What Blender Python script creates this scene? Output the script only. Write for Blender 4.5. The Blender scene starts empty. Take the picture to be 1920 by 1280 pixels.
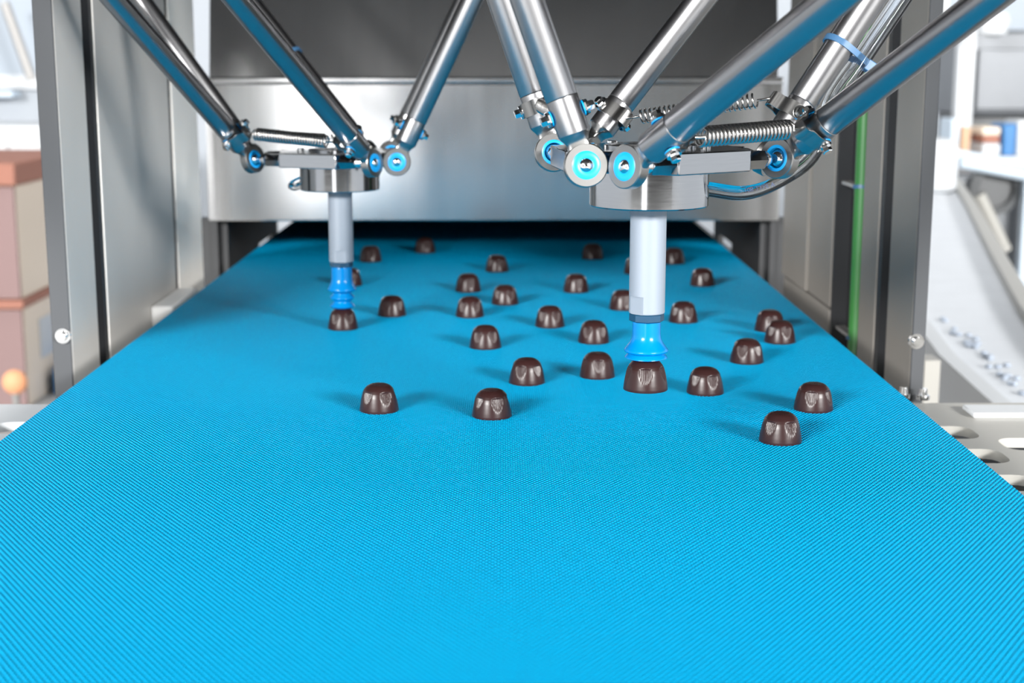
import bpy, math, random
import numpy as np
from mathutils import Vector, Matrix
R = math.radians
sc = bpy.context.scene
col = sc.collection
random.seed(4)
CZ = 1.16                      # camera height above the hall floor (belt top is 0.26 m below it)

# ------------------------------------------------------------------ camera, world, lights, exposure
FPX, PITCH = 2720.0, math.atan(521 / 2720)
YAW = math.atan(17 / 2720 * math.cos(PITCH))
cd = bpy.data.cameras.new('camera'); cam = bpy.data.objects.new('camera', cd); col.objects.link(cam)
cd.sensor_width = 36; cd.lens = FPX / 1920 * 36; cd.clip_start = .02; cd.clip_end = 100
cam.location = (0, 0, CZ); cam.rotation_euler = (math.pi / 2 - PITCH, 0, -YAW)
cd.dof.use_dof = True; cd.dof.focus_distance = .97; cd.dof.aperture_fstop = 9.0
sc.camera = cam
sc.view_settings.view_transform = 'Standard'; sc.view_settings.look = 'None'
sc.view_settings.gamma = 1; sc.view_settings.use_curve_mapping = False
sc.view_settings.exposure = 0.0
w = bpy.data.worlds.new('hall_light'); sc.world = w; w.use_nodes = True
w.node_tree.nodes['Background'].inputs[0].default_value = (.90, .95, 1.0, 1)
w.node_tree.nodes['Background'].inputs[1].default_value = 1.55

def area(name, loc, target, size, sy, power, colr=(1, 1, 1)):
    l = bpy.data.lights.new(name, 'AREA'); l.shape = 'RECTANGLE'; l.size = size; l.size_y = sy
    l.energy = power; l.color = colr
    o = bpy.data.objects.new(name, l); col.objects.link(o)
    o.location = Vector(loc) + Vector((0, 0, CZ))
    d = Vector(target) - Vector(loc)
    o.rotation_euler = d.to_track_quat('-Z', 'Y').to_euler()
    return o
area('softbox_left', (-5.2, -7.4, 2.6), (0, 1.4, -.26), 3.4, 1.1, 2250, (1, .99, .97))
area('softbox_right', (5.8, -7.0, 2.6), (0, 1.4, -.26), 3.4, 1.1, 2250, (1, .99, .97))
area('hood_fill', (-.90, -3.0, -.15), (-.90, 0, -.15), .60, 1.6, 19, (1, 1, 1))  # added light, there only to whiten the left of the hood by reflection
area('hall_fill_right', (2.0, 4.2, 2.9), (1.7, 4.6, -1), 2.0, 2.0, 75, (1, 1, 1))  # added fill with no fixture behind it, brightens the right background
area('hall_fill_left', (-2.4, 4.0, 2.9), (-2.2, 5.2, -1), 2.0, 2.0, 55, (1, .98, .95))  # the same kind of added fill for the left background

# ------------------------------------------------------------------ camera geometry helpers (pixel + distance -> point)
_c, _s = math.cos(PITCH), math.sin(PITCH)
Fv = Vector((math.sin(YAW) * _c, math.cos(YAW) * _c, -_s)); Rv = Vector((math.cos(YAW), -math.sin(YAW), 0)); Uv = Rv.cross(Fv)
def ray(x, y): return Fv + Rv * ((x - 960) / FPX) - Uv * ((y - 640) / FPX)
def atD(x, y, D): return ray(x, y) * D
def atY(x, y, Y): r = ray(x, y); return r * (Y / r.y)

# ------------------------------------------------------------------ materials
def mat(name, rgb, rough=.5, metal=0.0, **kw):
    m = bpy.data.materials.new(name); m.use_nodes = True
    b = m.node_tree.nodes['Principled BSDF']
    b.inputs['Base Color'].default_value = (*rgb, 1); b.inputs['Roughness'].default_value = rough; b.inputs['Metallic'].default_value = metal
    for k, v in kw.items(): b.inputs[k.replace('_', ' ')].default_value = v
    return m
def nd(m, t, **kw):
    n = m.node_tree.nodes.new(t)
    for k, v in kw.items(): setattr(n, k, v)
    return n
def lk(m, a, b): m.node_tree.links.new(a, b)
def bsdf(m): return m.node_tree.nodes['Principled BSDF']
def vary(m, rgb, amt, scale, stretch=(1, 1, 1), rough=None, bump=0):
    """mottle the base colour (and roughness) with a stretched noise: rolled or brushed sheet"""
    tc = nd(m, 'ShaderNodeTexCoord'); mp = nd(m, 'ShaderNodeMapping'); mp.inputs['Scale'].default_value = stretch
    no = nd(m, 'ShaderNodeTexNoise'); no.inputs['Scale'].default_value = scale; no.inputs['Detail'].default_value = 4
    lk(m, tc.outputs['Object'], mp.inputs[0]); lk(m, mp.outputs[0], no.inputs['Vector'])
    mx = nd(m, 'ShaderNodeMix', data_type='RGBA'); mx.inputs['A'].default_value = (*[c * (1 - amt) for c in rgb], 1); mx.inputs['B'].default_value = (*[min(1, c * (1 + amt)) for c in rgb], 1)
    lk(m, no.outputs['Fac'], mx.inputs['Factor']); lk(m, mx.outputs['Result'], bsdf(m).inputs['Base Color'])
    if rough:
        mr = nd(m, 'ShaderNodeMapRange'); mr.inputs['To Min'].default_value = rough[0]; mr.inputs['To Max'].default_value = rough[1]
        lk(m, no.outputs['Fac'], mr.inputs['Value']); lk(m, mr.outputs[0], bsdf(m).inputs['Roughness'])
    if bump:
        bp = nd(m, 'ShaderNodeBump'); bp.inputs['Strength'].default_value = bump; bp.inputs['Distance'].default_value = .001
        lk(m, no.outputs['Fac'], bp.inputs['Height']); lk(m, bp.outputs[0], bsdf(m).inputs['Normal'])
    return m
M = {}
M['rod'] = mat('brushed_rod_steel', (.32, .32, .33), .29, 1)
M['steel'] = mat('machined_steel', (.30, .297, .293), .29, 1)
M['chrome'] = mat('polished_steel', (.72, .72, .72), .10, 1)
M['spring'] = mat('spring_steel', (.42, .41, .40), .25, 1)
M['alu'] = vary(mat('turned_aluminium', (.31, .315, .325), .12, 1), (.31, .315, .325), .06, 60, (1, 1, 14), rough=(.08, .16))
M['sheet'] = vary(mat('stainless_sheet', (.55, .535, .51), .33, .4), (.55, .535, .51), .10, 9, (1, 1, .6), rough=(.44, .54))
M['hood'] = vary(mat('hood_stainless', (.60, .60, .605), .20, 1), (.60, .60, .605), .05, 20, (6, 1, .2), rough=(.18, .22))
M['darkgap'] = mat('dark_recess', (.012, .012, .014), .6)
M['black'] = mat('black_plastic', (.010, .011, .013), .5)
M['roof'] = mat('dark_grey_canopy', (.022, .022, .023), .6)
M['sheetr'] = vary(mat('shaded_stainless_sheet', (.17, .158, .143), .55, 0.0, Specular_IOR_Level=.3), (.17, .158, .143), .12, 9, (1, 1, .6), rough=(.48, .58))  # copy of the sheet darkened in colour to dim the hood's right reflection
M['sheetb'] = vary(mat('lit_stainless_sheet', (.90, .87, .82), .45, .15), (.90, .87, .82), .06, 9, (1, 1, .6))  # copy of the sheet lightened in colour to brighten the hood's left reflection
M['flange'] = vary(mat('dark_steel_flange', (.045, .048, .053), .6, .2), (.045, .048, .053), .12, 9)  # darker and bluer than the sheet it fronts
M['blue'] = mat('blue_bearing_plastic', (.0, .26, .60), .32)
M['washer'] = mat('blue_washer_plastic', (.0, .22, .52), .35)
M['tie'] = mat('blue_cable_tie', (.035, .105, .21), .45)
M['tube'] = mat('grey_anodised_tube', (.19, .215, .25), .45, .0)
M['nut'] = mat('dark_blue_nut', (.002, .035, .075), .30)
M['cup'] = mat('blue_suction_silicone', (.0, .15, .40), .20, 0, Specular_IOR_Level=.2)
M['green'] = mat('green_cable_sheath', (.032, .16, .036), .40)
M['cream'] = mat('cream_painted_plate', (.42, .41, .38), .45)
M['white'] = mat('white_plastic', (.62, .64, .66), .40)
M['brightwhite'] = mat('bright_white_plastic', (.86, .86, .86), .4)
M['floor'] = vary(mat('pale_floor', (.40, .40, .395), .5), (.40, .40, .395), .06, 3)
M['wall'] = mat('pale_wall', (.40, .43, .47), .7)
M['ceil'] = mat('dark_hall_ceiling', (.05, .05, .05), .8)
M['frontwall'] = mat('dark_grey_wall', (.05, .05, .048), .8)
M['carton'] = mat('beige_cardboard', (.86, .73, .60), .8)
M['cartonf'] = mat('shaded_mauve_card', (.30, .20, .195), .8)
M['cartonr'] = mat('red_brown_card', (.40, .18, .13), .8)
M['orange'] = mat('orange_plastic', (.90, .42, .22), .6)
M['bluebox'] = mat('blue_plastic', (.05, .20, .46), .5)
M['palebl'] = mat('pale_blue_paint', (.60, .70, .80), .5)
M['palegrey'] = mat('blue_grey_plastic', (.42, .48, .57), .6)
M['greymach'] = vary(mat('grey_machine_housing', (.17, .18, .195), .4, .2), (.17, .18, .195), .25, 3)
M['greydark'] = mat('dark_grey_machine', (.13, .135, .14), .5)
M['midgrey'] = mat('mid_grey_metal', (.36, .35, .34), .45, .4)
M['tan'] = mat('tan_card', (.62, .40, .26), .8)
M['ink'] = mat('hose_print_ink', (.03, .05, .12), .6)
M['glasspane'] = mat('window_glass', (.42, .47, .53), .1, 0, Transmission_Weight=.0)
hz = mat('clear_hose_plastic', (.96, .98, 1.0), .03, 0, Transmission_Weight=1.0, IOR=1.22)
M['hose'] = hz
# chocolate
m = mat('dark_chocolate', (.021, .0080, .0076), .31, 0, Specular_IOR_Level=.27); M['choc'] = m
vary(m, (.021, .0080, .0076), .10, 220, rough=(.27, .34))
# belt: staggered nub relief, about 3.2 x 2.4 mm
m = mat('blue_belt_fabric', (.0, .45, .84), .50, 0, Specular_IOR_Level=.03); M['belt'] = m
tc = nd(m, 'ShaderNodeTexCoord'); sp = nd(m, 'ShaderNodeSeparateXYZ'); lk(m, tc.outputs['Object'], sp.inputs[0])
def mth(op, a, b=None):
    n = nd(m, 'ShaderNodeMath', operation=op)
    for i, v in enumerate((a, b)):
        if v is None: continue
        if isinstance(v, (int, float)): n.inputs[i].default_value = v
        else: lk(m, v, n.inputs[i])
    return n.outputs[0]
A_, B_ = .0032, .0024
xa = mth('MULTIPLY', sp.outputs[0], math.pi / A_); yb = mth('MULTIPLY', sp.outputs[1], math.pi / (2 * B_))
c1 = mth('ABSOLUTE', mth('COSINE', mth('ADD', xa, yb))); c2 = mth('ABSOLUTE', mth('COSINE', mth('SUBTRACT', yb, xa)))
h = mth('MULTIPLY', c1, c2)
bp = nd(m, 'ShaderNodeBump'); bp.inputs['Strength'].default_value = 1.0; bp.inputs['Distance'].default_value = .0022
lk(m, h, bp.inputs['Height']); lk(m, bp.outputs[0], bsdf(m).inputs['Normal'])

# ------------------------------------------------------------------ mesh builder
class MB:
    def __init__(s): s.v = []; s.f = []
    def add(s, vs, fs):
        n = len(s.v); s.v += [tuple(p) for p in vs]; s.f += [tuple(i + n for i in f) for f in fs]; return s
    def box(s, lo, hi, rot=None, at=None):
        x0, y0, z0 = lo; x1, y1, z1 = hi
        vs = [Vector(p) for p in ((x0, y0, z0), (x1, y0, z0), (x1, y1, z0), (x0, y1, z0), (x0, y0, z1), (x1, y0, z1), (x1, y1, z1), (x0, y1, z1))]
        if rot is not None: vs = [rot @ p for p in vs]
        if at is not None: vs = [p + Vector(at) for p in vs]
        return s.add(vs, [(0, 3, 2, 1), (4, 5, 6, 7), (0, 1, 5, 4), (1, 2, 6, 5), (2, 3, 7, 6), (3, 0, 4, 7)])
    def rings(s, rings, cap=True, closed=False):
        n = len(rings[0]); vs = [p for r in rings for p in r]; fs = []
        k = len(rings)
        for i in range(k if closed else k - 1):
            a, b = i * n, ((i + 1) % k) * n
            for j in range(n): fs.append((a + j, a + (j + 1) % n, b + (j + 1) % n, b + j))
        if cap and not closed:
            fs.append(tuple(range(n - 1, -1, -1))); fs.append(tuple((k - 1) * n + j for j in range(n)))
        return s.add(vs, fs)
    def lathe(s, prof, o=(0, 0, 0), ax=(0, 0, 1), n=48, cap=True, flat=None):
        """prof: list of (radius, height along the axis)"""
        o = Vector(o); ax = Vector(ax).normalized(); u, v = frame(ax)
        rs = []
        for r, hh in prof:
            rs.append([o + ax * hh + u * (r * math.cos(2 * math.pi * j / n)) + v * (r * math.sin(2 * math.pi * j / n)) for j in range(n)])
        return s.rings(rs, cap)
    def cyl(s, a, b, r, n=24, r2=None):
        a = Vector(a); b = Vector(b); return s.lathe([(r, 0), (r if r2 is None else r2, (b - a).length)], a, b - a, n)
    def tube(s, pts, r, n=10, cap=True):
        pts = [Vector(p) for p in pts]; rs = []; u = None
        for i, p in enumerate(pts):
            t = (pts[min(i + 1, len(pts) - 1)] - pts[max(i - 1, 0)]).normalized()
            if u is None: u, _ = frame(t)
            u = (u - t * u.dot(t)).normalized(); v = t.cross(u)
            rs.append([p + u * (r * math.cos(2 * math.pi * j / n)) + v * (r * math.sin(2 * math.pi * j / n)) for j in range(n)])
        return s.rings(rs, cap)
    def prism(s, poly, o, u, v, w_, t):
        """polygon (a,b) in the u,v plane at o, thickness t centred along w_"""
        o, u, v, w_ = map(Vector, (o, u, v, w_))
        return s.rings([[o + u * a + v * b - w_ * (t / 2) for a, b in poly], [o + u * a + v * b + w_ * (t / 2) for a, b in poly]])
    def strip(s, pts, wdir, wd, th):
        """bent sheet metal band: pts path, wdir width direction"""
        pts = [Vector(p) for p in pts]; wdir = Vector(wdir).normalized(); rs = []
        for i, p in enumerate(pts):
            t = (pts[min(i + 1, len(pts) - 1)] - pts[max(i - 1, 0)]).normalized(); nn = t.cross(wdir).normalized()
            k = wd if not isinstance(wd, (list, tuple)) else wd[i]
            rs.append([p + wdir * (a * k / 2) + nn * (b * th / 2) for a, b in ((-1, -1), (1, -1), (1, 1), (-1, 1))])
        return s.rings(rs)
def frame(ax):
    ax = Vector(ax).normalized()
    u = ax.cross(Vector((0, 0, 1)))
    if u.length < .05: u = Vector((1, 0, 0)) - ax * ax.x
    u.normalize(); return u, ax.cross(u)
def spline(pts, n=8):
    pts = [Vector(p) for p in pts]; out = []
    for i in range(len(pts) - 1):
        p0, p1, p2, p3 = pts[max(i - 1, 0)], pts[i], pts[i + 1], pts[min(i + 2, len(pts) - 1)]
        for k in range(n):
            t = k / n
            out.append(.5 * (2 * p1 + (p2 - p0) * t + (2 * p0 - 5 * p1 + 4 * p2 - p3) * t * t + (3 * p1 - p0 - 3 * p2 + p3) * t ** 3))
    return out + [pts[-1]]
ORG = {}
def obj(name, mb, m, parent=None, bevel=0, sharp=35):
    """link ONE mesh object; coordinates are relative to the camera point, lifted by CZ"""
    org = ORG[parent.name] if parent else Vector((0, 0, 0))
    me = bpy.data.meshes.new(name)
    off = Vector((0, 0, CZ)) - org
    me.from_pydata([tuple(Vector(p) + off) for p in mb.v], [], mb.f); me.update()
    me.shade_smooth(); me.set_sharp_from_angle(angle=R(sharp))
    me.materials.append(M[m] if isinstance(m, str) else m)
    o = bpy.data.objects.new(name, me); col.objects.link(o)
    if parent: o.parent = parent
    ORG[o.name] = org
    if bevel:
        b = o.modifiers.new('bevel', 'BEVEL'); b.width = bevel; b.segments = 2; b.limit_method = 'ANGLE'; b.angle_limit = R(40)
    return o
def tag(o, label, cat, group=None):
    o['label'] = label; o['category'] = cat
    if group: o['group'] = group
    return o
def thing(name, label, cat, loc, group=None):
    o = bpy.data.objects.new(name, None); col.objects.link(o); o.empty_display_size = .02
    o.location = Vector(loc) + Vector((0, 0, CZ)); ORG[o.name] = o.location.copy()
    return tag(o, label, cat, group)
def struct(name, mb, m, parent=None, **kw):
    o = obj(name, mb, m, parent, **kw)
    if not parent: o['kind'] = 'structure'
    return o

# ------------------------------------------------------------------ the hall
FL = -CZ
struct('floor', MB().box((-9, -10.1, FL - .05), (9, 9.1, FL)), 'floor')
struct('ceiling', MB().box((-9, -10.1, 3.2), (9, 9.1, 3.3)), 'ceil')
struct('wall_front', MB().box((-9, -10.1, FL), (9, -10.0, 3.2)), 'frontwall')
wb = struct('wall_back', MB().box((-9, 9.0, FL), (9, 9.12, 3.2)), 'wall')
for i, (x0, x1) in enumerate(((-4.9, -2.2), (2.6, 5.2))):
    f = MB(); z0, z1 = -.15, 2.2
    f.box((x0, 8.93, z0), (x0 + .08, 9, z1)); f.box((x1 - .08, 8.93, z0), (x1, 9, z1)); f.box((x0 + .08, 8.93, z1 - .08), (x1 - .08, 9, z1)); f.box((x0 + .08, 8.93, z0), (x1 - .08, 9, z0 + .08))
    xm = (x0 + x1) / 2; f.box((xm - .03, 8.94, z0 + .08), (xm + .03, 8.99, z1 - .08))
    wn = struct('window_%d' % (i + 1), f, 'white')
    struct('pane', MB().box((x0 + .08, 8.965, z0 + .08), (xm - .03, 8.975, z1 - .08)), 'glasspane', wn)
    struct('pane', MB().box((xm + .03, 8.965, z0 + .08), (x1 - .08, 8.975, z1 - .08)), 'glasspane', wn)

# ------------------------------------------------------------------ conveyor
BX0, BX1, BZ = -.353, .319, -.26
cv = thing('belt_conveyor', 'conveyor with wide bright blue nubbed belt running from foreground into the hood', 'conveyor', (-.017, 1.6, FL))
prof = [(.50, -.345), (.46, -.325), (.445, -.30), (.46, -.275), (.50, BZ)] + [(.50 + k * .08, BZ) for k in range(1, 30)] + [(2.86, -.275), (2.875, -.30), (2.86, -.325), (2.82, -.345)]
b = MB(); t = .0035; inner = []
for i, (y, z) in enumerate(prof):
    p0, p1 = prof[i - 1 if i else 0], prof[min(i + 1, len(prof) - 1)]
    ty, tz = p1[0] - p0[0], p1[1] - p0[1]; L = math.hypot(ty, tz); inner.append((y + tz / L * t, z - ty / L * t))
b.rings([[Vector((BX0, y, z)), Vector((BX1, y, z)), Vector((BX1, yi, zi)), Vector((BX0, yi, zi))] for (y, z), (yi, zi) in zip(prof, inner)])
obj('belt', b, 'belt', cv, sharp=20)
obj('belt_bed', MB().box((BX0 + .012, .52, -.30), (BX1 - .012, 2.80, BZ - t)), 'midgrey', cv)
for y in (.50, 2.82):
    obj('end_roller', MB().cyl((BX0 + .01, y, -.3025), (BX1 - .01, y, -.3025), .036, 32), 'steel', cv)
def to_mesh(name, cu):
    tmp = bpy.data.objects.new('tmp', cu); col.objects.link(tmp)
    me = bpy.data.meshes.new_from_object(tmp.evaluated_get(bpy.context.evaluated_depsgraph_get()))
    bpy.data.objects.remove(tmp); me.name = name
    o = bpy.data.objects.new(name, me); col.objects.link(o); return o
def slotted(xa, xb, rows, y0, y1):
    cu = bpy.data.curves.new('side_plate', 'CURVE'); cu.dimensions = '2D'; cu.fill_mode = 'BOTH'; cu.extrude = .004
    def poly(ps):
        s_ = cu.splines.new('POLY'); s_.points.add(len(ps) - 1); s_.use_cyclic_u = True
        for p, q in zip(s_.points, ps): p.co = (q[0], q[1], 0, 1)
    poly([(xa, y0), (xb, y0), (xb, y1), (xa, y1)])
    for xc, hw, hl, ys in rows:
        for yc in ys:
            ps = []; r = .013
            for cx, cy, a0 in ((xc + hw - r, yc + hl - r, 0), (xc - hw + r, yc + hl - r, 90), (xc - hw + r, yc - hl + r, 180), (xc + hw - r, yc - hl + r, 270)):
                for k in range(5): ps.append((cx + r * math.cos(R(a0 + k * 22.5)), cy + r * math.sin(R(a0 + k * 22.5))))
            poly(ps)
    cu.materials.append(M['cream' if xa > 0 else 'white'])
    o = to_mesh('side_plate', cu); o.parent = cv
    o.location = Vector((0, 0, -.304 + CZ)) - ORG[cv.name]
    return o
ys1 = [1.164 - k * .0735 for k in range(9)]; ys2 = [1.126 - k * .0735 for k in range(8)]
slotted(.325, .62, [(.367, .024, .021, ys1), (.425, .025, .019, ys2), (.487, .024, .021, ys1)], .45, 1.27)
slotted(-.66, -.36, [(-.405, .026, .020, [y + .02 for y in ys1]), (-.465, .025, .019, ys2), (-.525, .024, .021, ys1)], .45, 1.27)
for xa, xb in ((.325, .62), (-.66, -.36)):
    obj('slot_shade_backing', MB().box((xa, .45, -.345), (xb, 1.27, -.330)), 'black', cv)  # black backing paints the shade inside the slots
for xa, xb in ((.405, .615), (-.655, -.46)):
    obj('cross_rail', MB().box((xa, 1.212, -.2998), (xb, 1.245, -.2955)), 'white', cv, bevel=.0012)
for x in (-.34, .306):
    for y in (.6, 1.2, 2.6):
        obj('leg', MB().box((x - .02, y - .02, FL), (x + .02, y + .02, -.376)), 'midgrey', cv)

# ------------------------------------------------------------------ machine cell round the belt
ZT = .55; ZP = .084
def wallpart(name, sgn, X, y0, y1, z0, z1, th, m, parent, bevel=.0015):
    xa, xb = (X, X + th) if sgn > 0 else (X - th, X)
    return obj(name, MB().box((xa, y0, z0), (xb, y1, z1)), m, parent, bevel)
def bolt(p, ax, parent, r=.004, hh=.004, wm='steel'):
    p = Vector(p); ax = Vector(ax).normalized()
    o = obj('bolt', MB().lathe([(r, 0), (r, hh * .85), (r * .85, hh)], p, ax, 6), 'chrome', parent, sharp=20)
    return o
XL, XR = -.394, .374
fl = thing('machine_side_frame', 'stainless machine side frame left of the belt, panelled, beside the carton stack', 'frame', (XL, 1.6, FL))
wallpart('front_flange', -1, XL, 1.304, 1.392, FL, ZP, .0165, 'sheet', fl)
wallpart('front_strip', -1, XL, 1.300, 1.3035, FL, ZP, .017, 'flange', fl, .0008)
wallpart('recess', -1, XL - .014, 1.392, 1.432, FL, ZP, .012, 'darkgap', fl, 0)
wallpart('gap_shade_strip', -1, XL - .0015, 1.420, 1.4315, FL, ZP, .0195, 'black', fl, 0)  # black strips at the panel edges stand in for shade in the gaps
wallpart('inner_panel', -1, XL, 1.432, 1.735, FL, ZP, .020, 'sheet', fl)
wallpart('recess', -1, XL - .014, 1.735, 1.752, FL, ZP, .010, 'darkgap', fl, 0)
wallpart('gap_shade_strip', -1, XL - .0015, 1.746, 1.7515, FL, ZP, .017, 'black', fl, 0)
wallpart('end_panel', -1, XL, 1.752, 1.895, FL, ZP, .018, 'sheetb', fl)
obj('bolt', MB().lathe([(.007, 0), (.007, .003), (.0045, .003), (.004, .008)], (XL - .006, 1.300, -.243), (0, -1, 0), 20), 'chrome', fl)
bx = obj('white_bracket', MB().box((XL, 1.60, -.36), (XL + .026, 1.735, -.266)), 'brightwhite', fl, .003); bx['label'] = 'white bracket with dark hole'
obj('hole', MB().cyl((XL + .013, 1.5995, -.295), (XL + .013, 1.6025, -.295), .007, 16), 'black', bx)
fr = thing('machine_side_frame', 'stainless machine side frame right of the belt holding the green cable', 'frame', (XR, 1.6, FL))
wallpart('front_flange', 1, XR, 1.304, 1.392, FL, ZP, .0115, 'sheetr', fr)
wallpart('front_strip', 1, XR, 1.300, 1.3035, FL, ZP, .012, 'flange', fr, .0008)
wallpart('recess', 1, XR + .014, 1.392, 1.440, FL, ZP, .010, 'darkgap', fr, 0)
wallpart('gap_shade_strip', 1, XR + .0015, 1.426, 1.4395, FL, ZP, .017, 'black', fr, 0)  # right side gaps get the same painted shade on the panel edges
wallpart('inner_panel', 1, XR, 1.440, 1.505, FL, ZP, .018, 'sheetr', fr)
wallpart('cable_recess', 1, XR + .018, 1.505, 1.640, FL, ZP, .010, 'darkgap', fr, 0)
wallpart('gap_shade_strip', 1, XR + .0015, 1.632, 1.6395, FL, ZP, .017, 'black', fr, 0)
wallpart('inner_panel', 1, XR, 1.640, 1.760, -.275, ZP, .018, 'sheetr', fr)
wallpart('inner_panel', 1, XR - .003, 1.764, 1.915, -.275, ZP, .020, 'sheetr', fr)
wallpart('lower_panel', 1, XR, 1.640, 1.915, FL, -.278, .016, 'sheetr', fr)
obj('bolt', MB().lathe([(.007, 0), (.007, .003), (.0045, .003), (.004, .008)], (XR + .003, 1.300, -.249), (0, -1, 0), 20), 'chrome', fr)
obj('bolt', MB().lathe([(.006, 0), (.006, .004), (.004, .004), (.0035, .010)], (XR - .008, 1.292, -.300), (0, 0, 1), 20), 'chrome', fr)
obj('bolt', MB().lathe([(.006, 0), (.006, .004), (.004, .004), (.0035, .010)], (XR + .008, 1.285, -.300), (0, 0, 1), 20), 'chrome', fr)
# green cable with its ties
gx, gy = XR + .0095, 1.552
gc = obj('green_cable', MB().tube(spline([(gx, gy + .02, ZP), (gx, gy + .006, .04), (gx, gy, -.05), (gx, gy - .003, -.30), (gx, gy - .003, -.6)], 10), .0080, 16), 'green')
tag(gc, 'green cable running down the dark recess of right side frame', 'cable')
for px_y in (350, 633):
    z = atY(1612, px_y, gy).z
    obj('cable_tie', MB().lathe([(.0081, -.002), (.0096, -.002), (.0096, .002), (.0081, .002)], (gx, gy, z), (0, .12, 1), 20), 'tie', gc)
    obj('tie_anchor', MB().box((gx - .004, gy + .008, z - .003), (gx + .006, gy + .075, z + .0005)), 'midgrey', gc)

# hood at the far end and dark tunnel below it
hd = thing('machine_hood', 'brushed stainless hood across the belt with dark tunnel below', 'hood', (-.012, 2.0, -.21))
HX0, HX1 = -.4066, .3816
obj('front_panel', MB().box((HX0, 2.0, -.2138), (HX1, 2.018, -.0265)), 'hood', hd, .002)
obj('top_lip', MB().box((HX0, 2.0, -.0262), (HX1, 2.06, -.018)), 'hood', hd, .002)
ty = math.tan(R(12)); z0, z1 = -.018, .125
obj('upper_panel', MB().add([(HX0, 2.045, z0), (HX1, 2.045, z0), (HX1, 2.045 + (z1 - z0) * ty, z1), (HX0, 2.045 + (z1 - z0) * ty, z1), (HX0, 2.06, z0), (HX1, 2.06, z0), (HX1, 2.06 + (z1 - z0) * ty, z1), (HX0, 2.06 + (z1 - z0) * ty, z1)],
    [(0, 1, 2, 3), (5, 4, 7, 6), (1, 5, 6, 2), (4, 0, 3, 7), (3, 2, 6, 7), (4, 5, 1, 0)]), 'hood', hd)
obj('tunnel_roof', MB().box((HX0, 2.02, -.20), (HX1, 2.95, -.19)), 'black', hd)
obj('tunnel_end', MB().box((HX0, 2.95, -.45), (HX1, 2.96, -.19)), 'black', hd)
for sg, X in ((-1, HX0), (1, HX1)):
    w1 = MB(); xa, xb = (X, X + .008) if sg < 0 else (X - .008, X)
    w1.box((xa, 2.02, -.20), (xb, 2.95, -.262)); w1.box((xa, 2.02, -.275), (xb, 2.36, -.262))
    w1.box((xa, 2.02, -.45), (xb, 2.95, -.305))
    w1.box((xa, 2.02, -.305), (xb, 2.36, -.275)); w1.box((xa, 2.50, -.305), (xb, 2.56, -.262)); w1.box((xa, 2.86, -.305), (xb, 2.95, -.262)); w1.box((xa, 2.36, -.289), (xb, 2.50, -.262))
    obj('tunnel_side', w1, 'black', hd)
    xo = X - .05 if sg < 0 else X + .04
    obj('tunnel_baffle', MB().box((X - .03 if sg < 0 else X - .02, 2.03, -.42), (X + .02 if sg < 0 else X + .03, 2.06, -.2138)), 'black', hd)

# canopy over the cell from which both robots hang
cn = thing('machine_canopy', 'dark grey canopy plate over the cell above both robots', 'canopy', (0, 1.2, ZT))
obj('canopy_plate', MB().box((-1.15, .0, ZT), (1.15, 2.25, ZT + .02)), 'roof', cn)

for k, (x0, x1, y0, y1, z0) in enumerate(((-.735, -.72, .68, 1.285, .02), (.72, .735, .68, 1.285, .02), (-.735, -.72, 1.285, 2.2, .13), (.72, .735, 1.285, 2.2, .13), (-.71, .71, 2.12, 2.135, .13))):  # unseen dark skirts, added to darken what the rods reflect
    struct('brace_or_unseen_skirt_%d' % (k + 2), MB().box((x0, y0, z0), (x1, y1, ZT)), 'roof')

# ------------------------------------------------------------------ delta robots
RR = .0100
def rod_end(P, d, t, rod, L):
    """ball socket eye, blue bearing and ferrule at the lower end of a rod; t points outward along the shaft"""
    tp = (t - d * t.dot(d)).normalized(); wv = tp.cross(d).normalized()
    # spade: lofted from round ferrule to flat neck that runs into the eye
    rs = []; n = 32
    for s_, wd, th, e in ((.0235, RR, RR, 1), (.0205, RR, RR * .97, 1), (.0185, RR * .90, RR * .74, .85), (.0165, RR * .76, .0050, .6), (.0145, RR * .68, .0041, .45), (.0120, RR * .70, .0038, .4), (.0090, RR * .88, .0038, .4)):
        ring = []
        for j in range(n):
            a = 2 * math.pi * j / n; ca, sa = math.cos(a), math.sin(a)
            ring.append(P + d * s_ + wv * (wd * math.copysign(abs(ca) ** e, ca)) + tp * (th * math.copysign(abs(sa) ** e, sa)))
        rs.append(ring)
    e = MB().rings(rs)
    e.lathe([(.0086, -.0040), (.0126, -.0040), (.0132, -.0034), (.0132, .0034), (.0126, .0040), (.0086, .0040), (.0086, -.0040)], P, tp, 56, cap=False)
    obj('ball_socket', e, 'steel', rod, sharp=30)
    ins = MB().lathe([(.0042, .0030), (.0042, .0043), (.0046, .0045), (.0080, .0043), (.0086, .0040), (.0086, -.0040), (.0082, -.0043), (.0068, -.0043), (.0064, -.0036), (.0067, 0), (.0055, .0025), (.0042, .0030)], P, tp, 48, cap=False)
    obj('bearing_ring', ins, 'blue', rod, sharp=40)
    fr_ = MB().lathe([(RR * .985, .0200), (RR, .0205), (RR, .0420), (RR * .97, .0424)], P, d, 40)
    obj('ferrule', fr_, 'rod', rod)

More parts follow.
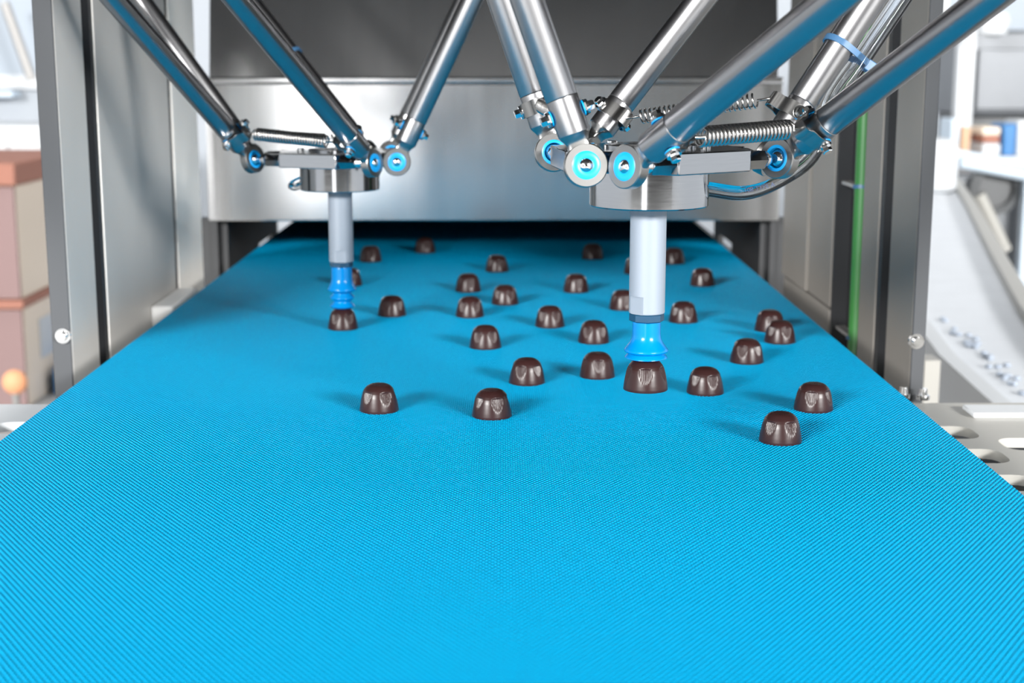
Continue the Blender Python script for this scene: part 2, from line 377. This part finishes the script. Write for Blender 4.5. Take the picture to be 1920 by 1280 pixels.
def bracket(P, d, t, root, s0=.033, bulge=.019, twist=0):
    """bent sheet clip over the rod end: two bolts through the rod, nose towards the partner rod (-t)"""
    ti = -(t - d * t.dot(d)).normalized(); ti = Matrix.Rotation(twist, 3, d) @ ti; bv = d.cross(ti).normalized()
    C0 = P + d * s0
    path = [(RR + .0014, -.0045), (RR + .0014, .0045), (RR - .0005, .0090), (.0055, .0130), (.0038, bulge), (-.0038, bulge), (-.0055, .0130), (-(RR - .0005), .0090), (-(RR + .0014), .0045), (-(RR + .0014), -.0045)]
    pts = spline([C0 + bv * a + ti * c_ for a, c_ in path], 4)
    k = len(pts); wd = [.0035 + .0065 * min(1, (min(i, k - 1 - i) + .6) / 3) for i in range(k)]
    br = obj('spring_bracket', MB().strip(pts, d, wd, .0011), 'steel', root, sharp=50)
    for sg in (1, -1):
        q = C0 + bv * (sg * RR)
        obj('washer', MB().lathe([(.0048, 0), (.0048, .0009)], q + bv * (sg * -.0002), bv * sg, 24), 'washer', br)
        obj('washer', MB().lathe([(.0046, .0020), (.0046, .0034)], q, bv * sg, 24), 'chrome', br)
        obj('bolt', MB().lathe([(.0032, .0034), (.0032, .0064), (.0027, .0070)], q, bv * sg, 6), 'chrome', br, sharp=20)
    return C0 + ti * bulge

def spring(p, q, root, rad, wire, turns):
    p, q = Vector(p), Vector(q); ax = (q - p).normalized(); u, v = frame(ax); L = (q - p).length; m0 = min(.010, L * .14)
    pts = [p - u * .001, p + ax * (m0 * .45) - u * rad * .3]
    n = 14; N = int(turns * n)
    for i in range(N + 1):
        a = 2 * math.pi * i / n; pts.append(p + ax * (m0 + (L - 2 * m0) * i / N) + u * (rad * math.cos(a)) + v * (rad * math.sin(a)))
    pts += [q - ax * (m0 * .45) - u * rad * .3, q - u * .001]
    return obj('spring', MB().tube(pts, wire, 8), 'spring', root, sharp=60)

def robot(label, C, phi, mirror, tops, cupprof, nutlen, flat_dir, springs):
    """C: hub centre at ball level; tops: per arm a pair of points the two rods pass through"""
    C = Vector(C); r, L = .0533, .065
    root = thing('delta_robot', label, 'robot', C + Vector((0, 0, -.031)))
    base = [math.pi, -math.pi / 3, math.pi / 3] if not mirror else [0, math.pi * 4 / 3, math.pi * 2 / 3]
    # hub plate: six-sided, one long side per arm
    poly = []
    for a in sorted((a + phi) % (2 * math.pi) for a in base):
        for sg in (-1, 1):
            poly.append((.0606 * math.cos(a) - sg * .031 * math.sin(a), .0606 * math.sin(a) + sg * .031 * math.cos(a)))
    hp = obj('hub_plate', MB().prism(poly, C + Vector((0, 0, .0002)), (1, 0, 0), (0, 1, 0), (0, 0, 1), .0136), 'alu', root, .0008)
    hc = MB().lathe([(.030, .0065), (.030, .0085), (.0285, .0092), (.014, .0092), (.014, .0080)], C, (0, 0, 1), 48)
    obj('hub_cap', hc, 'alu', hp)
    for k in range(3):
        a = base[k] + phi + math.pi / 3
        obj('bolt', MB().lathe([(.0035, 0), (.0035, .003), (.003, .0034)], C + Vector((.037 * math.cos(a), .037 * math.sin(a), .0065)), (0, 0, 1), 20), 'chrome', hp)
    obj('hub_disc', MB().lathe([(.0382, -.0057), (.0389, -.0064), (.0389, -.0300), (.0380, -.0309), (.0140, -.0309)], C, (0, 0, 1), 96), 'alu', root)
    for k, a0 in enumerate(base):
        a = a0 + phi; o = Vector((math.cos(a), math.sin(a), 0)); t = Vector((-o.y, o.x, 0))
        # hexagonal cross shaft with ball studs
        mid = C + o * r
        shaft = obj('cross_shaft', MB().lathe([(.0045, -.0490), (.0058, -.0490), (.0066, -.0475), (.0066, .0475), (.0058, .0490), (.0045, .0490)], mid, t, 6), 'alu', root, sharp=20)
        ends = []
        for sg in (-1, 1):
            P = mid + t * (sg * L); n_ = 12
            pr = [(.0048, -.0165), (.0048, -.0135), (.0030, -.0085), (.0029, -.0060)] + [(.0060 * math.sin(x), -.0060 * math.cos(x)) for x in [R(30 + 150 * i / n_) for i in range(n_)]] + [(.0002, .0060)]
            obj('ball_stud', MB().lathe(pr, P, t * sg, 40), 'chrome', shaft)
            T = Vector(tops[k][0 if sg < 0 else 1]); d = (T - P).normalized()
            LL = (ZT - .016 - P.z) / d.z
            rod = obj('rod', MB().lathe([(RR * .96, .0424), (RR, .0430), (RR, LL)], P, d, 48), 'rod', root)
            rod_end(P, d, t * sg, rod, LL)
            tip = bracket(P, d, t * sg, root, twist=R(-32 * sg) * (-1 if mirror else 1) if k == 2 else 0)
            ends.append(tip)
        rad, wire, turns = springs[k]
        spring(ends[0], ends[1], root, rad, wire, turns)
    # gripper tube with a wrench flat, nut and bellows cup
    z0 = -.0309; fd = Vector((math.cos(flat_dir), math.sin(flat_dir), 0)); n = 64; rs = []
    for zz, lim in ((z0, 1), (-.0900, 1), (-.0902, .0106), (-.1012, .0106), (-.1014, .0106), (-.1020, .0106)):
        rad = .0119 if zz > -.1018 else .0114
        ring = []
        for j in range(n):
            p = Vector((rad * math.cos(2 * math.pi * j / n), rad * math.sin(2 * math.pi * j / n), 0)); e = p.dot(fd)
            if e > lim: p -= fd * (e - lim)
            ring.append(C + p + Vector((0, 0, zz)))
        rs.append(ring)
    obj('gripper_tube', MB().rings(rs[::-1]), 'tube', root, sharp=25)
    zn = -.1020
    obj('tube_nut', MB().lathe([(.0110, zn), (.0116, zn - .0006), (.0116, zn - nutlen + .0006), (.0110, zn - nutlen)], C, (0, 0, 1), 8), 'nut', root, sharp=20)
    zc = zn - nutlen
    obj('suction_cup', MB().lathe([(rr, zc + zz) for rr, zz in cupprof], C, (0, 0, 1), 64), 'cup', root, sharp=70)
    return root, C

cupR = [(.0092, 0), (.0094, -.002), (.0094, -.0085), (.0098, -.0115), (.0112, -.0145), (.0136, -.0178), (.0147, -.0192), (.0147, -.0201), (.0138, -.0209), (.0118, -.0217), (.0128, -.0227), (.0140, -.0238), (.0142, -.0246), (.0130, -.0252), (.0100, -.0258), (.004, -.0258)]
cupL = [(.0098, 0), (.0102, -.002), (.0102, -.0120), (.0112, -.0165), (.0138, -.0212), (.0144, -.0228), (.0140, -.0236), (.0105, -.0252), (.0088, -.0262), (.0092, -.0275), (.0120, -.0300), (.0124, -.0309), (.0118, -.0318), (.0092, -.0335), (.0085, -.0346), (.0092, -.0360), (.0122, -.0385), (.0127, -.0394), (.0118, -.0404), (.0085, -.0420), (.004, -.0420)]
CR = (.0952, .948, -.0603); CL = (-.1602, 1.4281, -.0906)
topsR = [[atD(941, 0, .990), atD(988.6, 0, .864)], [atD(1562, 0, .755), atD(1852, 0, .830)], [atD(1631, 0, .969), atD(1314, 0, 1.021)]]
rr_, C_ = robot('delta robot nearest the camera lifting a praline off the belt', CR, .114, False, topsR, cupR, .0054, R(-135), [(.0050, .0009, 20), (.0054, .0011, 23), (.0046, .0008, 24)])
topsL = [[atD(885, 0, 1.345), atD(872, 0, 1.468)], [atD(214, 0, 1.26), atD(444, 0, 1.18)], [atD(466, 0, 1.535), atD(264, 0, 1.46)]]
# mirrored robot: order each pair as (-t, +t)
rl_, C2_ = robot('delta robot farther back on the left with extended blue bellows cup', CL, .114, True, topsL, cupL, .0050, R(-88), [(.0050, .0009, 20), (.0054, .0010, 26), (.0050, .0009, 26)])

# clear air hoses of the near robot, tied to its back right rod
def rodpt(P0, T, s): P0, T = Vector(P0), Vector(T); return P0 + (T - P0).normalized() * s
Sc = (.176, .971, -.0603); Tc = topsR[2][0]; dc = (Vector(Tc) - Vector(Sc)).normalized()
side = dc.cross(Vector((0, -1, 0))).normalized()
if side.x < 0: side = -side
LLc = (ZT - .03 - Sc[2]) / dc.z
start = Vector((.1200, .970, -.0800))
way = [Vector((.105, .972, -.079)), Vector((.136, .973, -.0818)), atD(1400, 360, .965), atD(1470, 335, .965), atD(1530, 285, .960)]
for k, (off, back) in enumerate(((.0150, 0.0), (.0205, .004), (.0165, -.0075))):
    pts = [p + Vector((0, .010 * k, -.002 * (k == 1))) for p in way] if k < 2 else [atD(1545, 262, .985)]
    for s_ in ((.055, .09, .14, .2, .3, LLc)):
        pts.append(Vector(Sc) + dc * s_ + side * (off + .010 * max(0, s_ - .10)) + Vector((0, back, 0)))
    path = spline(pts, 8)
    hmb = MB().tube(path, .0043, 16)
    hb = obj('air_hose', hmb, 'hose', rr_, sharp=60)
    hb['label'] = 'clear plastic hose'
ctp = Vector(Sc) + dc * .088
u_, v_ = side, dc.cross(side).normalized(); tie = []
for j in range(33):
    a = 2 * math.pi * j / 32; k_ = max(0, math.cos(a)); tie.append(ctp + u_ * ((RR + .0012) * math.cos(a) + .0125 * k_) + v_ * ((RR + .0012) * math.sin(a) * (1 - .25 * k_)))
ct = obj('cable_tie', MB().strip(tie, dc, .0042, .0012), 'tie', rr_, sharp=60)
obj('tie_head', MB().box((-.0036, -.003, -.004), (.0036, .003, .004), Matrix((u_, v_, dc)).transposed(), ctp + u_ * (RR + .0145) - v_ * .001), 'tie', ct, .0008)
# printing on the hose
fc = bpy.data.curves.new('hose_print', 'FONT'); fc.body = '108 TYPE A'; fc.size = .0042; fc.extrude = .00002; fc.align_x = 'CENTER'; fc.align_y = 'CENTER'
fc.materials.append(M['ink'])
fo = to_mesh('hose_print', fc); fo.parent = rr_
pa, pb = atD(1402, 357, .958), atD(1446, 347, .958)
xd = (pb - pa).normalized(); zd = (-Fv - xd * (-Fv).dot(xd)).normalized(); yd = zd.cross(xd)
mid_ = (pa + pb) / 2 + Vector((0, 0, CZ)) - ORG[rr_.name]
fo.matrix_local = Matrix.Translation(mid_) @ Matrix((xd, yd, zd)).transposed().to_4x4()
# far robot: short hose end and the tie on its back rod
CLv = Vector(CL)
obj('air_hose', MB().tube(spline([CLv + Vector((-.030, .004, -.018)), CLv + Vector((-.043, -.004, -.023)), CLv + Vector((-.0475, -.002, -.0275)), CLv + Vector((-.043, .006, -.029)), CLv + Vector((-.034, .014, -.024))], 8), .0032, 12), 'hose', rl_)
P0 = CLv + Vector((math.cos(math.pi * 2 / 3 + .114) * .0533, math.sin(math.pi * 2 / 3 + .114) * .0533, 0)); tt = Vector((-math.sin(math.pi * 2 / 3 + .114), math.cos(math.pi * 2 / 3 + .114), 0))
P0 = P0 - tt * .065; dd = (Vector(topsL[2][0]) - P0).normalized()
obj('cable_tie', MB().lathe([(RR + .0001, -.002), (RR + .0016, -.002), (RR + .0016, .002), (RR + .0001, .002)], P0 + dd * .135, dd, 32), 'tie', rl_)

# ------------------------------------------------------------------ pralines
def praline_mesh():
    n = 360
    zz = [0, 4, 8, 12, 14.5, 16.5, 18, 19.2, 20, 20.3]; rr = [15, 14.5, 13.8, 13.0, 12.2, 11.2, 10.0, 8.6, 7.0, 5.8]
    prof = [(.0148, 0)] + [(float(np.interp(z, zz, rr)) / 1000, z / 1000) for z in (.4, 2, 3.5, 4.5, 5.5, 6.5, 7.5, 8.5, 9.5, 10.5, 11.5, 12.5, 13.2, 13.9, 14.5, 15.0, 15.4, 15.7, 16.0, 16.5, 17.2, 17.8, 18.4, 18.9, 19.3, 19.7, 20.0, 20.3)]
    r1, zt = prof[-1]
    vs, fs = [], []
    for r, z in prof:
        for j in range(n):
            th = 2 * math.pi * j / n; rad = r
            dth = (th + math.pi / 5) % (2 * math.pi / 5) - math.pi / 5
            q = .01435 - .33 * (min(z, .0150) - .005)
            if q > 0:
                lim = q / math.cos(dth)
                if lim < r and z > .004:
                    lim = r - (r - lim) * max(0, min(1, (.0160 - z) / .0006)); dep = r - lim; lat = lim * math.sin(dth)
                    rad = lim + .00019 * math.cos(2 * math.pi * lat / .00118) * min(1, dep / .0004) * (1 if z < .0157 else 0)
            vs.append((rad * math.cos(th), rad * math.sin(th), z))
    k = len(prof)
    for i in range(k - 1):
        for j in range(n): fs.append((i * n + j, i * n + (j + 1) % n, (i + 1) * n + (j + 1) % n, (i + 1) * n + j))
    # top with parallel ridges
    b0 = (k - 1) * n; prev = b0
    base_top = [vs[b0 + j] for j in range(n)]
    for s_ in (.93, .86, .79, .72, .65, .58, .51, .44, .37, .30, .23, .16, .09):
        st = len(vs)
        for x, y, z in base_top:
            X, Y = x * s_, y * s_; vs.append((X, Y, zt + .0003 * (1 - s_) + .00013 * math.cos(2 * math.pi * Y / .0013)))
        for j in range(n): fs.append((prev + j, prev + (j + 1) % n, st + (j + 1) % n, st + j))
        prev = st
    vs.append((0, 0, zt + .0004)); c_ = len(vs) - 1
    for j in range(n): fs.append((prev + j, prev + (j + 1) % n, c_))
    fs.append(tuple(range(n - 1, -1, -1)))
    me = bpy.data.meshes.new('praline'); me.from_pydata(vs, [], fs); me.update(); me.shade_smooth(); me.set_sharp_from_angle(angle=R(48)); me.materials.append(M['choc'])
    return me
PM = praline_mesh()
HP = .0205
PR = [  # x, y, facet angle from the camera direction, label
 (-.0949, 1.0798, 26, 'praline alone at front left, left of the two in front'),
 (-.0087, 1.0608, 20, 'praline at front centre, right neighbour of the lone front left praline'),
 (.1944, .9860, 36, 'praline nearest the camera, at front right with two ribbed faces showing'),
 (.2376, 1.0808, -8, 'praline at front right just behind the nearest one, ribbed face forward'),
 (.1625, 1.1388, 30, 'praline on the belt just right of the one held by near robot'),
 (.0196, 1.1768, -25, 'praline behind and right of the front centre one'),
 (.0796, 1.2008, 5, 'praline just left of the one held up by the near robot'),
 (-.0167, 1.3301, 36, 'praline mid belt in front of the central trio'),
 (.0860, 1.3552, -30, 'praline mid belt behind the one left of the held praline'),
 (.0470, 1.4400, 33, 'praline in the middle of the belt, between two rows, level with gripper cup'),
 (.2162, 1.2611, -20, 'praline right of near gripper, in front of the touching pair'),
 (.2631, 1.3541, 30, 'front praline of the touching pair near the right belt edge'),
 (.2644, 1.4148, 10, 'rear praline of the touching pair near the right belt edge, partly hidden'),
 (.1848, 1.4657, 28, 'praline right of the grey gripper tube, level with its dark nut'),
 (.1292, 1.5440, 15, 'praline half hidden behind left side of near gripper tube'),
 (.0020, 1.5796, 31, 'praline centre belt, right one of the close central three'),
 (-.0350, 1.4989, 34, 'praline centre belt, front left one of the close central three'),
 (-.1171, 1.5059, -32, 'praline standing right of the far robot suction cup, alone'),
 (-.1832, 1.7162, 20, 'praline half hidden behind the far robot suction cup'),
 (-.0407, 1.6699, 12, 'praline centre belt, rear left one of the close central three'),
 (.0846, 1.6652, 14, 'praline left of near gripper tube, alone midway to the far row'),
 (-.0078, 1.8351, 25, 'praline far centre, in front of the far row, alone on darkening belt'),
 (-.1776, 1.9313, 5, 'leftmost praline of the far row, beside far robot gripper tube'),
 (-.1096, 2.0244, 18, 'farthest praline, far left of centre below the hood edge'),
 (.1214, 1.9557, 0, 'far praline left of near gripper tube, in the shade under the hood'),
 (.1674, 1.8149, 22, 'praline almost wholly hidden behind near gripper tube, only its left side visible'),
 (.2260, 1.9075, 8, 'far praline peeking out right of near gripper tube, rightmost of the far row'),
 (.2379, 1.7129, 16, 'praline alone toward right belt edge, behind the one level with the nut'),
]
def praline(x, y, z, rot, label):
    o = bpy.data.objects.new('chocolate_praline', PM); col.objects.link(o)
    o.location = (x, y, z + CZ); o.rotation_euler = (0, 0, R(-90 + rot) + math.atan2(-x, y) * 1.0)
    return tag(o, label, 'chocolate', 'dark chocolate pralines on the belt')
for x, y, rot, lab in PR: praline(x, y, BZ, rot, 'dark chocolate ' + lab)
praline(CR[0], CR[1], CR[2] - .1020 - .0054 - .0258 - HP, 0, 'dark chocolate praline held in the air by the near robot suction cup')
praline(CL[0], CL[1], BZ, 34, 'dark chocolate praline under the far robot suction cup')

# ------------------------------------------------------------------ hall things, left
cs_ = [(-1.16, -.815, 'lower'), (-.785, -.40, 'upper')]
for z0, z1, nm in cs_:
    cb = thing('carton', 'large beige carton with front toned mauve for shade, %s of the stack behind the left frame' % nm, 'carton', (-2.2, 5.2, z0), 'stacked cartons behind the left frame')
    obj('carton_body', MB().box((-2.66, 4.87, z0), (-1.63, 5.65, z1)), 'carton', cb, .006)
    obj('shaded_front', MB().box((-2.65, 4.855, z0 + .005), (-1.633, 4.869, z1 - .005)), 'cartonf', cb)  # front's shade put into a darker colour, as the hall light is uniform
    if nm == 'lower': obj('sticker', MB().box((-1.6295, 5.02, -1.02), (-1.626, 5.16, -.88)), 'white', cb)
ld = obj('tray_cover', MB().box((-2.68, 4.84, -.3995), (-1.62, 5.66, -.325)), 'cartonr', None, .006); tag(ld, 'red brown tray cover lying on top of the carton stack', 'cover')
sl = obj('separator_sheet', MB().box((-2.68, 4.84, -.8145), (-1.62, 5.66, -.7855)), 'cartonr', None, .004); tag(sl, 'red brown board between the two stacked cartons', 'board')
mk = thing('marker_bollard', 'short bollard with round orange head in front of carton stack', 'bollard', (-1.53, 4.55, FL))
obj('head', MB().lathe([(.001, -.03)] + [(.040 * math.sin(R(a)), -.03 * math.cos(R(a))) for a in range(15, 180, 15)] + [(.001, .03)], atY(28, 716, 4.55), (0, -1, 0), 32), 'orange', mk)
pz = atY(28, 716, 4.55)
obj('post', MB().cyl((pz.x, pz.y, FL), (pz.x, pz.y, pz.z - .025), .012, 16), 'midgrey', mk)
pl = obj('blue_crate', MB().box((-1.60, 5.05, FL), (-1.30, 5.45, FL + .10)), 'bluebox', None, .006); tag(pl, 'blue plastic crate on floor beside the carton stack', 'crate')
bm = obj('slanted_brace', MB().cyl(atY(8, 5, 8.6), atY(60, 150, 8.6), .03, 12), 'midgrey'); bm['kind'] = 'structure'; bm.name = 'brace_or_unseen_skirt_1'
sh = obj('pale_blue_shelf', MB().box(tuple(atY(-60, 182, 8.8)), tuple(atY(38, 170, 8.95))), 'palebl'); tag(sh, 'pale blue wall shelf far behind the cartons at left', 'shelf')
tb = thing('white_cabinet', 'white cabinet against the back wall above the cartons at left', 'cabinet', (-3.3, 7.5, FL))
p_, q_ = atY(-120, 235, 7.0), atY(150, 235, 7.0)
obj('cabinet_body', MB().box((p_.x, 7.0, FL), (q_.x, 7.5, p_.z)), 'white', tb, .01)
obj('door', MB().box((p_.x + .02, 6.98, FL + .05), ((p_.x + q_.x) / 2 - .005, 6.999, p_.z - .03)), 'white', tb, .004)
obj('door', MB().box(((p_.x + q_.x) / 2 + .005, 6.98, FL + .05), (q_.x - .02, 6.999, p_.z - .03)), 'white', tb, .004)

# ------------------------------------------------------------------ hall things, right
wc = thing('white_conveyor', 'white trough conveyor running back beyond the right machine frame', 'conveyor', (1.0, 3.2, FL))
lef = [(.645, 1.45), (.68, 1.95), (.70, 2.2), (.76, 2.6), (.95, 3.4), (1.25, 4.6), (1.45, 5.5)]
rig = [(.72, 1.45), (.80, 1.95), (.86, 2.25), (.94, 2.6), (1.15, 3.4), (1.47, 4.6), (1.70, 5.5)]
zt_ = -.45
def band(za, zb, A, B): return MB().rings([[Vector((a[0], a[1], za)), Vector((b_[0], b_[1], za)), Vector((b_[0], b_[1], zb)), Vector((a[0], a[1], zb))] for a, b_ in zip(A, B)])
m = vary(mat('white_belt_smudged', (.70, .73, .77), .45), (.70, .73, .77), .08, 14)
obj('white_belt', band(zt_ - .02, zt_, lef, rig), m, wc)
off = lambda A, dx: [(x + dx, y) for x, y in A]
obj('side_rail', band(zt_ - .09, zt_ + .02, rig, off(rig, .03)), 'cream', wc)
obj('side_rail', band(zt_ - .09, zt_ + .008, off(lef, -.025), lef), 'white', wc)
for y, x0, x1 in ((1.75, .66, .78), (2.5, .74, .93), (3.6, 1.0, 1.2), (5.0, 1.35, 1.58)):
    for x in (x0, x1): obj('leg', MB().box((x - .02, y - .02, FL), (x + .02, y + .02, zt_ - .02)), 'cream', wc)
    obj('cross_bar', MB().box((x0 + .02, y - .015, FL + .25), (x1 - .02, y + .015, FL + .29)), 'midgrey', wc)
# pale bits strewn along the trough: too blurred to count
pb = MB()
for k in range(26):
    px_ = 1775 + k * 5.6 + random.uniform(-12, 12); py_ = 610 + k * 4.7 + random.uniform(-14, 14)
    r_ = ray(px_, py_); p = r_ * ((zt_ + .001) / r_.z); q = random.uniform(.5, 1)
    pb.lathe([(.007 * q, 0), (.009 * q, .002), (.007 * q, .004), (.002, .005)], p, (0, 0, 1), 10)
po = obj('pale_bits', pb, 'palegrey'); po['kind'] = 'stuff'; tag(po, 'small blue grey bits strewn along the white conveyor', 'bits')
cp = obj('cream_post', MB().box((.535, 1.80, FL), (.555, 1.84, -.37)), 'cream'); tag(cp, 'cream square post just right of the right machine frame', 'post')
hp_ = thing('grey_hopper_machine', 'grey machine with pale slanted bar beyond the white conveyor rail', 'machine', (2.1, 5.8, FL))
a_ = atY(1768, 325, 5.6)
obj('machine_body', MB().box((1.73, 5.6, FL), (2.6, 6.15, a_.z)), 'greymach', hp_, .02)
obj('slanted_bar', MB().cyl(atY(1835, 365, 5.55), atY(1885, 470, 5.55), .026, 12), 'cream', hp_)
obj('round_port', MB().lathe([(.10, 0), (.10, .04), (.07, .05), (.0705, .02)], atY(1862, 352, 5.6), (0, -1, 0), 32), 'greydark', hp_)
obj('knob', MB().lathe([(.03, 0), (.035, .03), (.02, .05)], atY(1822, 392, 5.6), (0, -1, 0), 20), 'midgrey', hp_)
rl = thing('pale_blue_rail', 'pale blue double guard rail above the grey machine at right', 'rail', (2.0, 5.5, -.4))
for (x0, y0, x1, y1) in ((1790, 289, 1925, 312), (1800, 306, 1925, 330)):
    obj('bar', MB().cyl(atY(x0, y0, 5.52), atY(x1, y1, 5.52), .020, 14), 'palebl', rl)
obj('post', MB().box((1.98, 5.50, FL), (2.02, 5.54, -.40)), 'palebl', rl)
wbx = obj('white_box', MB().box((1.50, 5.10, zt_ + .001), (1.60, 5.30, -.262)), 'white', None, .02); tag(wbx, 'white rounded box standing on the far end of the white conveyor', 'box')
gm = thing('grey_machine_cabinet', 'tall grey machine cabinet with dark window in right background', 'machine', (2.6, 7.2, FL))
a_, b_ = atY(1812, 56, 7.0), atY(2010, 216, 7.0)
obj('cabinet_body', MB().box((a_.x, 7.0, b_.z), (b_.x, 7.6, a_.z)), 'greymach', gm, .02)
c1_, c2_ = atY(1832, 92, 7.0), atY(2000, 205, 7.0)
obj('window_pane', MB().box((c1_.x, 6.97, c2_.z), (c2_.x, 6.999, c1_.z)), M['greymach'], gm, .005)
obj('base', MB().box((a_.x + .05, 7.1, FL), (b_.x - .05, 7.55, b_.z)), 'greydark', gm)
wp = obj('white_post', MB().box((2.12, 6.85, FL), (2.195, 6.92, .5)), 'white', None, .005); tag(wp, 'white upright post left of the grey machine cabinet', 'post')
wlp = obj('hall_lamp', MB().lathe([(.02, .05), (.06, .04), (.075, 0), (.06, -.05), (.02, -.065)], atY(1862, 42, 6.6), (0, 0, 1), 24), 'white'); tag(wlp, 'round white lamp above the grey machine cabinet', 'lamp')
obj('lamp_stem', MB().cyl(atY(1862, 36, 6.6), atY(1862, -160, 6.6), .012, 12), 'white', wlp)
tbl = thing('side_table', 'long white table below the grey machine cabinet', 'table', (2.3, 6.4, FL))
tz = atY(1850, 292, 6.4).z
obj('table_top', MB().box((1.90, 6.35, tz - .03), (2.9, 6.70, tz)), 'white', tbl)
for x in (1.94, 2.86):
    for y in (6.38, 6.66): obj('leg', MB().box((x - .02, y - .02, FL), (x + .02, y + .02, tz - .03)), 'midgrey', tbl)
def tb_box(name, px0, px1, ytop, mtl, label, cat, ybot=None):
    l_, r2 = atY(px0, 280, 6.43).x, atY(px1, 280, 6.43).x
    zb = tz if ybot is None else atY(px0, ybot, 6.43).z
    o = obj(name, MB().box((l_, 6.40, zb), (r2, 6.58, atY(px0, ytop, 6.43).z)), mtl, None, .008); return tag(o, label, cat)
tb_box('blue_container', 1778, 1794, 222, 'palebl', 'narrow pale blue container at left end of white table', 'container')
tb_box('tan_carton', 1798, 1815, 238, 'tan', 'small tan carton beside the pale blue container on white table', 'carton')
tb_box('white_tub', 1838, 1872, 268, 'white', 'white tub under the red and tan cartons on white table', 'tub')
tb_box('red_carton', 1838, 1870, 254, 'cartonr', 'red brown carton between white tub and tan carton', 'carton', 267.5)
tb_box('tan_box', 1836, 1870, 238, 'carton', 'light tan carton topmost of the pile on white tub', 'carton', 253.5)
tb_box('blue_bin', 1876, 1900, 232, 'bluebox', 'blue bin right of the carton pile on white table', 'bin')
tb_box('white_canister', 1902, 1930, 225, 'white', 'white canister rightmost on the white table', 'canister')
